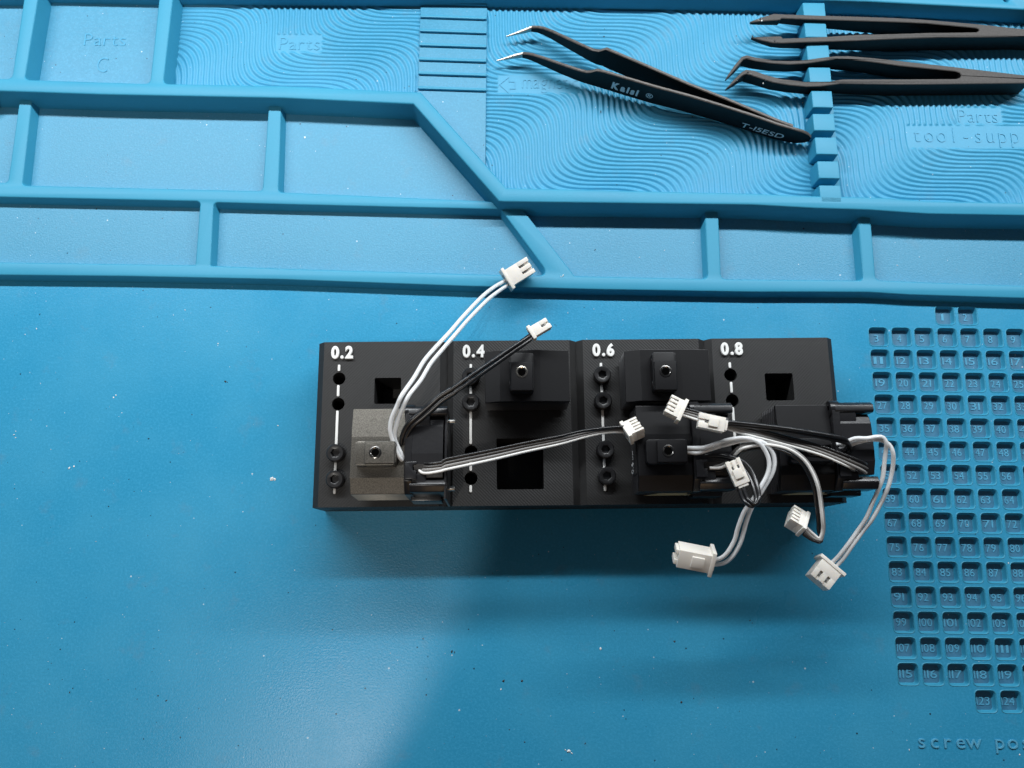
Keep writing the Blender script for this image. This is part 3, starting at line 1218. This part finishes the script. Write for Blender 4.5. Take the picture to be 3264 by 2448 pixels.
def run(zn, pts, z):
    """photo points of a wire with heights interpolated between the given (index: height) stations"""
    ks = sorted(z)
    out = []
    for i, p in enumerate(pts):
        lo = max([k for k in ks if k <= i], default=ks[0])
        hi = min([k for k in ks if k >= i], default=ks[-1])
        zz = z[lo] if hi == lo else z[lo] + (z[hi] - z[lo]) * (i - lo) / (hi - lo)
        q = zn(*p) if zn else p
        out.append(P3(q[0], q[1], zz))
    return out


def clear_wire(pts, parent):
    o = tube("wire", pts, .63, M['clear'], parent, segs=14)
    c = tube("conductor", pts, .24, M['core'], parent, segs=6, step=1.2)
    attach(c, o, world=True)


# --- grey hotend: milky pair, black pair, four-wire ribbon
a = [r7(838, 950), r7(795, 900), r7(735, 770), r7(685, 620), r7(662, 520), r7(668, 400), r7(705, 280), r7(765, 150), r7(832, 0), (1320, 1203), (1349, 1154), (1378, 1118), (1432, 1060), (1475, 1010), (1535, 947), (1575, 915), (1608, 896)]
clear_wire(run(None, a, {0: 37.5, 3: 41, 8: 46, 12: 34, 16: 9.0}), h_silver)
a = [r7(850, 930), r7(815, 840), r7(750, 700), r7(725, 600), r7(740, 480), r7(785, 330), r7(845, 190), r7(940, 0), (1341, 1212), (1372, 1160), (1405, 1120), (1455, 1062), (1495, 1016), (1553, 957), (1590, 928), (1617, 910)]
clear_wire(run(None, a, {0: 37.0, 3: 40, 7: 45.5, 11: 33.5, 15: 8.6}), h_silver)
connector(h_silver, 1653, 869, 9.2, 33, 9.4, 6.0, 5.7, 2, 1.0, roll=12)
a = [r7(820, 740), r7(836, 620), r7(880, 500), r7(950, 400), r7(1090, 280), r7(1250, 140), r7(1400, 10), (1440, 1240), (1528, 1180), (1601, 1130), (1660, 1090), (1697, 1063)]
tube("wire", run(None, a, {0: 36.5, 3: 40, 7: 43, 8: 44.5, 10: 44, 11: 42}), .6, M['wire_black'], h_silver)
tube("heat_shrink", run(None, a[1:8], {0: 37.7, 2: 40, 6: 43}), .8, M['wire_black'], h_silver)
a = [r7(855, 760), r7(885, 640), r7(930, 540), r7(1000, 440), r7(1140, 330), r7(1290, 200), r7(1440, 70), (1452, 1250), (1538, 1190), (1609, 1140), (1668, 1099), (1705, 1070)]
tube("wire", run(None, a, {0: 36.0, 3: 39.6, 7: 42.6, 8: 44, 10: 43.6, 11: 41.6}), .6, M['wire_black'], h_silver)
tube("heat_shrink", run(None, a[1:8], {0: 37.3, 2: 39.6, 6: 42.6}), .8, M['wire_black'], h_silver)
connector(h_silver, 1722, 1046, 41.5, 31, 6.1, 3.4, 2.9, 1, .55)
wa = [(r1(928, 1205)), r1(965, 1192), r1(1003, 1232), r1(1070, 1238), r1(1200, 1215), (1420, 1497), (1565, 1466), (1673, 1440), (1782, 1416), (1860, 1394), (1930, 1379), (1996, 1377)]
ww = run(None, wa, {0: 36.5, 3: 39.5, 8: 40, 11: 36})
tube("wire", ww, .42, M['wire_white'], h_silver)
g2 = [r1(930, 1222), r1(1000, 1210), r1(1060, 1208), r1(1200, 1190), (1420, 1485), (1565, 1455), (1673, 1430), (1782, 1407), (1860, 1387), (1930, 1374), (1994, 1371)]
tube("wire", run(None, g2, {0: 36, 2: 39.3, 7: 40.3, 10: 36.2}), .42, M['wire_grey'], h_silver)
g1 = [r1(960, 1205), r1(1010, 1180), r1(1070, 1182), r1(1200, 1165), (1420, 1475), (1565, 1445), (1673, 1421), (1782, 1399), (1860, 1381), (1930, 1369), (1998, 1366)]
tube("wire", run(None, g1, {0: 36, 2: 39.5, 7: 40.6, 10: 36.5}), .42, M['wire_dark'], h_silver)
b1 = [r1(960, 1185), r1(1010, 1158), r1(1080, 1155), r1(1200, 1138), (1420, 1464), (1565, 1435), (1673, 1412), (1782, 1391), (1850, 1375), (1930, 1364), (2006, 1359)]
tube("wire", run(None, b1, {0: 36, 2: 39.8, 7: 41, 10: 37.2}), .42, M['wire_black'], h_silver)
connector(h_silver, 2020, 1369, 37.0, 24, 4.6, 5.8, 3.6, 4, .55, roll=-38, style='clip')

# --- lower 0.6 hotend
a = [r8(950, 780), r8(1080, 780), r8(1190, 772), r8(1400, 705), (2314, 1404), (2368, 1396), (2414, 1407), (2441, 1440), (2452, 1476), (2446, 1512), (2426, 1550), (2403, 1588), (2375, 1626), (2360, 1660), (2350, 1690), (2341, 1722), (2318, 1762), (2296, 1780), (2266, 1787)]
clear_wire(run(None, a, {0: 38, 3: 42, 6: 46, 11: 43, 15: 37, 18: 32}), h_06)
a = [r8(950, 830), r8(1080, 845), r8(1200, 815), r8(1420, 745), (2310, 1418), (2372, 1404), (2428, 1408), (2460, 1438), (2469, 1470), (2463, 1505), (2441, 1545), (2418, 1582), (2394, 1622), (2380, 1660), (2370, 1696), (2358, 1734), (2334, 1774), (2306, 1795), (2268, 1800)]
clear_wire(run(None, a, {0: 37.4, 3: 41, 6: 45, 11: 42.2, 15: 36.4, 18: 31}), h_06)
connector(h_06, 2212, 1776, 31.6, 169, 9.9, 5.6, 6.0, 2, 1.0, roll=-28, slots=False, latch=True, nubs=True)
arc = [(2262, 1492), (2300, 1490), (2328, 1470), (2346, 1446), (2368, 1429), (2412, 1420), (2455, 1418), (2513, 1432), (2557, 1461), (2585, 1498), (2605, 1545), (2614, 1595), (2621, 1655), (2622, 1690), (2612, 1716), (2596, 1706), (2570, 1682)]
az = {0: 37.5, 2: 39, 4: 44, 7: 46, 10: 44, 13: 38, 14: 37, 16: 37.5}
tube("wire", run(None, arc, az), .46, M['wire_white'], h_06)
for dz, dx, m_, endp in ((-.9, 1.0, 'wire_grey', (2567, 1690)), (-1.8, .3, 'wire_dark', (2563, 1697)), (-1.5, -1.0, 'wire_black', (2560, 1703))):
    pts = run(None, arc[:14] + [(arc[14][0] + dz * -4, arc[14][1] + 8 - dx * 3), (2590, 1718 - dx * 4), endp], az)
    pts = shift(pts[:14], dx * .75, 0, dz) + pts[14:]
    tube("wire", pts, .42, M[m_], h_06)
connector(h_06, 2537, 1656, 38.0, 148, 4.6, 6.0, 4.0, 4, .5, roll=35, style='clip')
bl = [(2240, 1452), (2290, 1450), (2330, 1456), (2372, 1474), (2400, 1510), (2416, 1556), (2420, 1590), (2408, 1608), (2388, 1596), (2374, 1568), (2366, 1545)]
tube("wire", run(None, bl, {0: 37, 2: 41, 4: 43, 6: 46.5, 8: 46.5, 10: 42.5}), .6, M['wire_black'], h_06)
bl = [(2240, 1460), (2290, 1459), (2326, 1466), (2362, 1486), (2388, 1520), (2404, 1562), (2410, 1598), (2398, 1614), (2376, 1602), (2362, 1574), (2355, 1550)]
tube("wire", run(None, bl, {0: 36.4, 2: 39.6, 4: 42.5, 6: 46.2, 8: 46.2, 10: 42.3}), .6, M['wire_black'], h_06)
connector(h_06, 2349, 1505, 42.5, 111, 7.4, 4.3, 3.4, 2, .0, style='clip', latch=True, roll=-10)

# --- lower 0.8 hotend
rib = [
    ('wire_white', [(2722, 1494), (2712, 1490), (2622, 1452), (2513, 1420), (2400, 1390), (2307, 1363), (2255, 1347), (2222, 1338), (2164, 1319)], 0.0),
    ('wire_grey', [(2760, 1508), (2735, 1492), (2622, 1443), (2513, 1411), (2400, 1381), (2309, 1355), (2258, 1340), (2225, 1329), (2167, 1312)], .2),
    ('wire_dark', [(2764, 1494), (2735, 1480), (2622, 1434), (2513, 1403), (2400, 1373), (2311, 1349), (2262, 1333), (2228, 1322), (2170, 1306)], .4),
    ('wire_black', [(2762, 1480), (2735, 1467), (2622, 1424), (2513, 1394), (2400, 1365), (2313, 1342), (2266, 1326), (2231, 1315), (2174, 1300)], .6),
]
for m_, pts, dz in rib:
    tube("wire", run(None, pts, {0: 37.5 + dz, 1: 39.5 + dz, 4: 44 + dz, 8: 43 + dz}), .44, M[m_], h_08)
connector(h_08, 2149, 1300, 43.3, 153, 4.6, 5.7, 3.2, 4, .7, style='clip', roll=8)
bl = [(2690, 1436), (2703, 1420), (2699, 1404), (2680, 1396), (2622, 1384), (2513, 1367), (2400, 1353), (2318, 1345), (2290, 1343)]
tube("wire", run(None, bl, {0: 38, 2: 41.5, 5: 45.5, 8: 46.6}), .6, M['wire_black'], h_08)
bl = [(2695, 1446), (2710, 1434), (2706, 1418), (2684, 1408), (2622, 1394), (2513, 1376), (2400, 1361), (2318, 1352), (2292, 1350)]
tube("wire", run(None, bl, {0: 37.4, 2: 40.3, 5: 44.9, 8: 46.0}), .6, M['wire_black'], h_08)
connector(h_08, 2265, 1348, 47.4, 168, 7.6, 4.2, 2.9, 1, .0, style='clip', latch=True)
a = [(2668, 1416), r9(520, 330), r9(700, 262), r9(900, 262), r9(1080, 232), r9(1190, 250), r9(1245, 350), r9(1235, 480), r9(1210, 700), r9(1180, 950), r9(1110, 1150), r9(1000, 1400), (2762, 1650), (2735, 1690), (2702, 1736), (2672, 1774), (2645, 1800)]
clear_wire(run(None, a, {0: 37.5, 3: 42, 6: 41, 10: 35, 13: 27, 16: 21.2}), h_08)
a = [(2672, 1428), r9(600, 375), r9(760, 325), r9(930, 290), r9(1130, 290), r9(1290, 370), r9(1360, 510), r9(1365, 700), r9(1335, 900), r9(1265, 1150), r9(1150, 1400), (2780, 1655), (2750, 1694), (2716, 1740), (2688, 1780), (2658, 1812)]
clear_wire(run(None, a, {0: 37, 3: 41, 6: 40, 9: 35, 12: 27, 15: 21.0}), h_08)
connector(h_08, 2624, 1831, 20.4, 227, 6.9, 6.9, 5.2, 2, 1.1, roll=4, pitch=-6)


# ================================================================== tweezers
def strip_arm(name, st, th, mat, parent, zb0, zb1, edge=None):
    """a steel arm standing on edge: stations (px, py of its upper edge, height); the lower edge climbs from zb1 at the heel to zb0"""
    n = len(st)
    xs0, xs1 = st[0][0], st[-1][0]
    cen, hs, zb = [], [], []
    for (px, py, h0, *lift) in st:
        h = h0 * 1.12
        u = (px - xs0) / (xs1 - xs0)
        z0 = zb0 + (zb1 - zb0) * u + (lift[0] if lift else 0)
        x, y = P(px, py, z0 + h)
        cen.append(Vector((x, y)))
        hs.append(h)
        zb.append(z0)
    V, Fc = [], []
    for i in range(n):
        t = (cen[min(n - 1, i + 1)] - cen[max(0, i - 1)]).normalized()
        nr = Vector((t.y, -t.x))             # towards the viewer
        w_ = th if hs[i] > 1.5 else th * max(.4, hs[i] / 1.5)
        b, f = cen[i], cen[i] + nr * w_
        c = min(.25, hs[i] * .2)
        for q, z in ((b, zb[i] + c), (b, zb[i] + hs[i] - c), (b + nr * .25 * w_, zb[i] + hs[i]), (f - nr * .25 * w_, zb[i] + hs[i]), (f, zb[i] + hs[i] - c), (f, zb[i] + c), (f - nr * .25 * w_, zb[i]), (b + nr * .25 * w_, zb[i])):
            V.append((q.x, q.y, z))
    for i in range(n - 1):
        for k in range(8):
            k2 = (k + 1) % 8
            Fc.append((i * 8 + k, i * 8 + k2, (i + 1) * 8 + k2, (i + 1) * 8 + k))
    Fc.append(tuple(range(8))[::-1])
    Fc.append(tuple(range((n - 1) * 8, n * 8)))
    me = make_mesh(name, V, Fc, mat, 40)
    if edge:                                 # upper edge in a paler colour that paints in the lamp light
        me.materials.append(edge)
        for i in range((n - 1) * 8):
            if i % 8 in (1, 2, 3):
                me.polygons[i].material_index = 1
    return put(name, me, parent, world=True), cen, zb


tx, ty = P(2500, 420, 2.4)
steel_tw = thing("tweezers", "black coated steel tweezers with bent silver tips and white lettering", "tweezers", Matrix.Translation(Vector((tx * MM, ty * MM, 2.4 * MM))))
lower = [(1668, 164, 2.3), (1684, 165, 2.8), (1700, 168, 3.2), (1736, 179, 4.1), (1790, 198, 5.0), (1844, 216, 5.7), (1871, 223, 6.1), (1886, 222, 7.0), (1904, 217, 8.6), (1925, 221, 9.0), (2007, 245, 9.2), (2088, 269, 9.2), (2200, 299, 9.0), (2300, 329, 8.8), (2400, 361, 8.6), (2486, 391, 8.2), (2535, 405, 7.9), (2562, 413, 7.0, .35), (2578, 421, 5.2, 1.2), (2586, 430, 2.6, 2.4)]
_, lc, lz = strip_arm("arm", lower, 1.15, M['coat'], steel_tw, 5.4, 2.5, M['lit_edge'])
upper = [(1695, 80, 2.3), (1717, 80, 2.8), (1736, 84, 3.3), (1763, 94, 3.9), (1817, 119, 4.9), (1871, 144, 5.8), (1893, 153, 6.3), (1912, 156, 7.2), (1935, 149, 9.2), (1953, 157, 9.4), (2034, 191, 9.4), (2142, 238, 9.2), (2200, 263, 9.0), (2314, 308, 8.8), (2400, 344, 8.6), (2480, 378, 8.2), (2530, 396, 7.8)]
strip_arm("arm", upper, 1.15, M['coat'], steel_tw, 5.6, 2.5, M['lit_edge'])
strip_arm("tip", [(1583, 191, .35, .2), (1610, 182, .9), (1640, 171, 1.6), (1669, 164, 2.25)], 1.0, M['steel'], steel_tw, 5.1, 5.4)
strip_arm("tip", [(1613, 114, .35, .2), (1640, 103, .9), (1668, 91, 1.6), (1696, 80, 2.25)], 1.0, M['steel'], steel_tw, 5.3, 5.6)


def face_text(s, pa, z, height, width, **kw):
    """print that follows the front of the lower arm, starting above photo point pa"""
    x0 = P(*pa, z[0])[0]
    me = text_mesh("lettering", s, height, M['print_white'], width=width, **kw)
    for v in me.vertices:
        u, h_, d = v.co.x / MM, v.co.y / MM, v.co.z / MM
        pos, left = None, u
        for i in range(len(lc) - 1):
            p0, p1 = lc[i], lc[i + 1]
            if p1.x <= x0:
                continue
            st = p0 if p0.x >= x0 else p0.lerp(p1, (x0 - p0.x) / (p1.x - p0.x))
            ln = (p1 - st).length
            if left <= ln or i == len(lc) - 2:
                t = (p1 - p0).normalized()
                pos = st + t * left
                break
            left -= ln
        n0 = (lc[i + 1] - lc[max(0, i - 1)]).normalized()
        n1 = (lc[min(len(lc) - 1, i + 2)] - lc[i]).normalized()
        k = (pos - lc[i]).length / (lc[i + 1] - lc[i]).length
        t = n0.lerp(n1, k).normalized()
        q = pos + Vector((t.y, -t.x)) * (1.18 + d)
        v.co = Vector((q.x, q.y, z[0] + (z[1] - z[0]) * u / width + h_)) * MM
    o = put("lettering", me, steel_tw, world=True)
    return o


face_text("Kaisi", (1950, 262), (6.9, 6.4), 3.6, 10.3, off=.055, ext=.006, shear=.12, gap=.16)
face_text("®", (2059, 292), (7.2, 7.1), 2.6, 2.6, off=.004, ext=.006)
face_text("T-15ESD", (2360, 374), (4.6, 4.5), 2.7, 15.6, off=.005, ext=.006, shear=.1)


def plastic_tweezers(name, label, poly, zt, zb, mtxpt):
    """moulded one-piece body lying on its side: outline in photo points, underside height by x"""
    pts = [P(*p, zt) for p in poly]
    ox, oy = P(*mtxpt, zt)
    root = thing(name, label, "tweezers", Matrix.Translation(Vector((ox * MM, oy * MM, 2.2 * MM))))
    xs = [(P(k, poly[0][1], zt)[0], z) for k, z in zb]

    def low(x):
        if x <= xs[0][0]:
            return xs[0][1]
        for (xa, za), (xb, zb_) in zip(xs, xs[1:]):
            if x <= xb:
                return za + (zb_ - za) * (x - xa) / (xb - xa)
        return xs[-1][1]
    if area2(pts) < 0:
        pts = pts[::-1]
    n = len(pts)
    b = .22
    V = [(p[0], p[1], zt) for p in offset(pts, b)] + [(p[0], p[1], zt - b) for p in pts] + [(p[0], p[1], low(p[0])) for p in pts]
    Fc = []
    for l in (0, 1):
        for i in range(n):
            j = (i + 1) % n
            Fc.append((l * n + i, l * n + j, (l + 1) * n + j, (l + 1) * n + i))
    for t in tessellate_polygon([[Vector((p[0], p[1], 0)) for p in pts]]):
        Fc.append(tuple(t))
        Fc.append(tuple(2 * n + i for i in reversed(t)))
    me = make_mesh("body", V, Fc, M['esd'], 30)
    me.materials.append(M['lit_top'])  # upward faces coloured as lit, the sides stay dark
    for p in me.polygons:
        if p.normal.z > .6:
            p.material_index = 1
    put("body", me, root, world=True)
    return root


poly1 = [(2392, 68), (2430, 54), (2468, 43), (2501, 45), (2625, 49), (2760, 53), (2864, 57), (2950, 62), (3045, 70), (3135, 78), (3264, 92), (3480, 110), (3560, 116), (3566, 128), (3480, 128),
         (3264, 116), (3123, 118), (2991, 119), (2864, 123), (2734, 129), (2571, 134), (2495, 137), (2463, 136), (2430, 129), (2397, 120), (2396, 118), (2468, 115), (2490, 115), (2496, 122),
         (2625, 117), (2734, 110), (2864, 107), (2954, 104), (3045, 103), (3113, 102), (3121, 98), (3121, 93), (3113, 89), (3081, 86), (2954, 74), (2864, 70), (2700, 65), (2571, 61), (2491, 58), (2486, 63), (2446, 66), (2394, 71)]
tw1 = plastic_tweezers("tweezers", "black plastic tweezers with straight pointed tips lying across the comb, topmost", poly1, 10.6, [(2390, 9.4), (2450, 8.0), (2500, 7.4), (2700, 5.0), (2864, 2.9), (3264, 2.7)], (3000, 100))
poly2 = [(2313, 251), (2322, 236), (2343, 206), (2365, 180), (2381, 175), (2408, 182), (2463, 191), (2517, 193), (2571, 190), (2612, 184), (2663, 178), (2707, 178), (2780, 184), (2864, 193), (3045, 213), (3264, 239), (3290, 246), (3292, 256), (3284, 263),
         (3264, 265), (2991, 268), (2864, 269), (2734, 267), (2680, 266), (2653, 270), (2612, 275), (2571, 276), (2517, 271), (2463, 262), (2408, 244), (2379, 235), (2365, 242), (2343, 262), (2314, 285), (2313, 283), (2341, 252), (2365, 229), (2379, 221), (2403, 224), (2436, 236), (2490, 251), (2571, 260), (2625, 261), (2653, 258), (2685, 252),
         (2788, 252), (2864, 252), (3050, 251), (3061, 247), (3065, 240), (3060, 232), (3045, 227), (2954, 218), (2864, 209), (2780, 197), (2707, 189), (2663, 188), (2625, 194), (2571, 202), (2517, 205), (2463, 202), (2408, 194), (2381, 187), (2370, 189), (2347, 217), (2315, 253)]
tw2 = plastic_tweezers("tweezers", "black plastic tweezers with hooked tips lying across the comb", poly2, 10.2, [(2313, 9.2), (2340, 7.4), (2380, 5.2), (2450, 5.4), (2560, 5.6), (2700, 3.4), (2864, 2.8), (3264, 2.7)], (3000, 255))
# seam along the heel of the hooked pair
bm = bmesh.new()
sa, sb = P(3067, 241, 10.2), P(3270, 251, 10.2)
add_prism(bm, [(sa[0], sa[1] - .10), (sb[0], sb[1] - .16), (sb[0], sb[1] + .16), (sa[0], sa[1] + .10)], 10.0, 10.215)
put("seam", bm_mesh("seam", bm, M['dark_fill']), tw2, world=True)
# bits of solder on the tips
for root, spots in ((tw1, [(2424, 61, 9), (2418, 64, 5), (2429, 66, 6), (2398, 116, 5), (2468, 133, 6), (2447, 123, 3)]), (tw2, [(2384, 230, 4), (2395, 237, 4), (2433, 266, 5), (2440, 256, 3), (2350, 256, 3)])):
    for (px, py, s) in spots:
        bm = bmesh.new()
        bmesh.ops.create_icosphere(bm, subdivisions=1, radius=s * .085)
        for v in bm.verts:
            v.co *= random.uniform(.6, 1.3)
        x, y = P(px, py, 10.4)
        bmesh.ops.translate(bm, verts=bm.verts, vec=(x, y, 10.4))
        put("solder_blob", bm_mesh("solder_blob", bm, M['steel']), root, world=True)

# ================================================================== crumbs and lint on the mat
def scatter(name, spots, mat, label):
    V, Fc = [], []
    for (px, py, z, s) in spots:
        x, y = P(px, py, z)
        s *= .10
        n = random.choice((4, 5, 6))
        a0 = random.uniform(0, 6.3)
        el = random.uniform(.35, 1.0)
        ring = []
        for i in range(n):
            a = 2 * PI * i / n
            rr = s * random.uniform(.55, 1.15)
            u, v = rr * math.cos(a), rr * math.sin(a) * el
            ring.append((x + u * math.cos(a0) - v * math.sin(a0), y + u * math.sin(a0) + v * math.cos(a0), z + .02 + random.uniform(0, s * .25)))
        b = len(V)
        V += ring + [(x, y, z + .05 + s * .5)]
        for i in range(n):
            Fc.append((b + i, b + (i + 1) % n, b + n))
    o = put(name, make_mesh(name, V, Fc, mat, 0))
    tag(o, label, "dust", kind="stuff")


white = [(220, 1493, 0, 6), (236, 1487, 0, 4), (868, 1525, 0, 10), (875, 1527, 0, 6), (45, 1386, 0, 5), (50, 1395, 0, 3), (886, 1357, 0, 3), (1915, 2068, 0, 5), (1812, 2394, 0, 8), (1822, 2400, 0, 5), (1802, 2390, 0, 4), (1597, 2197, 0, 3),
         (306, 1726, 0, 3), (397, 1967, 0, 2), (117, 1048, 0, 4), (80, 1066, 0, 3), (370, 1260, 0, 4), (362, 1267, 0, 3), (130, 1222, 0, 3), (695, 1095, 0, 3), (590, 988, 0, 3), (1810, 997, 0, 3), (1893, 985, 0, 3), (1795, 878, 4, 6), (1788, 882, 4, 4), (1985, 1020, 0, 2), (3215, 1795, 0, 3), (3250, 2405, 0, 4), (2898, 2390, 0, 4), (2118, 798, 0, 3), (2860, 846, 0, 4), (2038, 820, 0, 3), (2930, 819, 0, 2), (3020, 830, 0, 2), (37, 187, 2, 4), (972, 438, 0, 4), (1397, 456, 0, 3), (630, 448, 0, 2)]
dark = [(1440, 2077, 0, 5), (1449, 2079, 0, 4), (1605, 2170, 0, 6), (1664, 2170, 0, 5), (2172, 2238, 0, 5), (718, 1216, 0, 6), (725, 1218, 0, 4), (127, 1002, 0, 4), (1915, 356, 2.4, 6), (308, 666, 0, 4), (215, 807, 0, 4), (1897, 797, 0, 4), (2770, 1544, 0, 3), (1862, 979, 0, 3), (1707, 1065, 0, 4), (222, 2207, 0, 4), (530, 2233, 0, 4), (1330, 2063, 0, 4), (1364, 2092, 0, 4), (575, 2350, 0, 3), (760, 2376, 0, 3), (1672, 2365, 0, 3), (1865, 2370, 0, 4), (2390, 1978, 0, 5), (2398, 1986, 0, 3), (2150, 2045, 0, 4)]
for i in range(520):
    px, py = random.uniform(0, 3264), random.uniform(1000, 2440)
    if (980 < px < 2870 and 1060 < py < 1680) or px > 2740:
        continue
    (white if random.random() < .36 else dark).append((px, py, 0, random.uniform(.35, 1.0) + random.random() ** 4 * 1.6))
scatter("dust_flakes", white, M['dust_white'], "white lint and plastic flakes scattered over the blue mat")
scatter("crumbs", dark, M['dust_dark'], "dark crumbs and specks scattered over the blue mat")
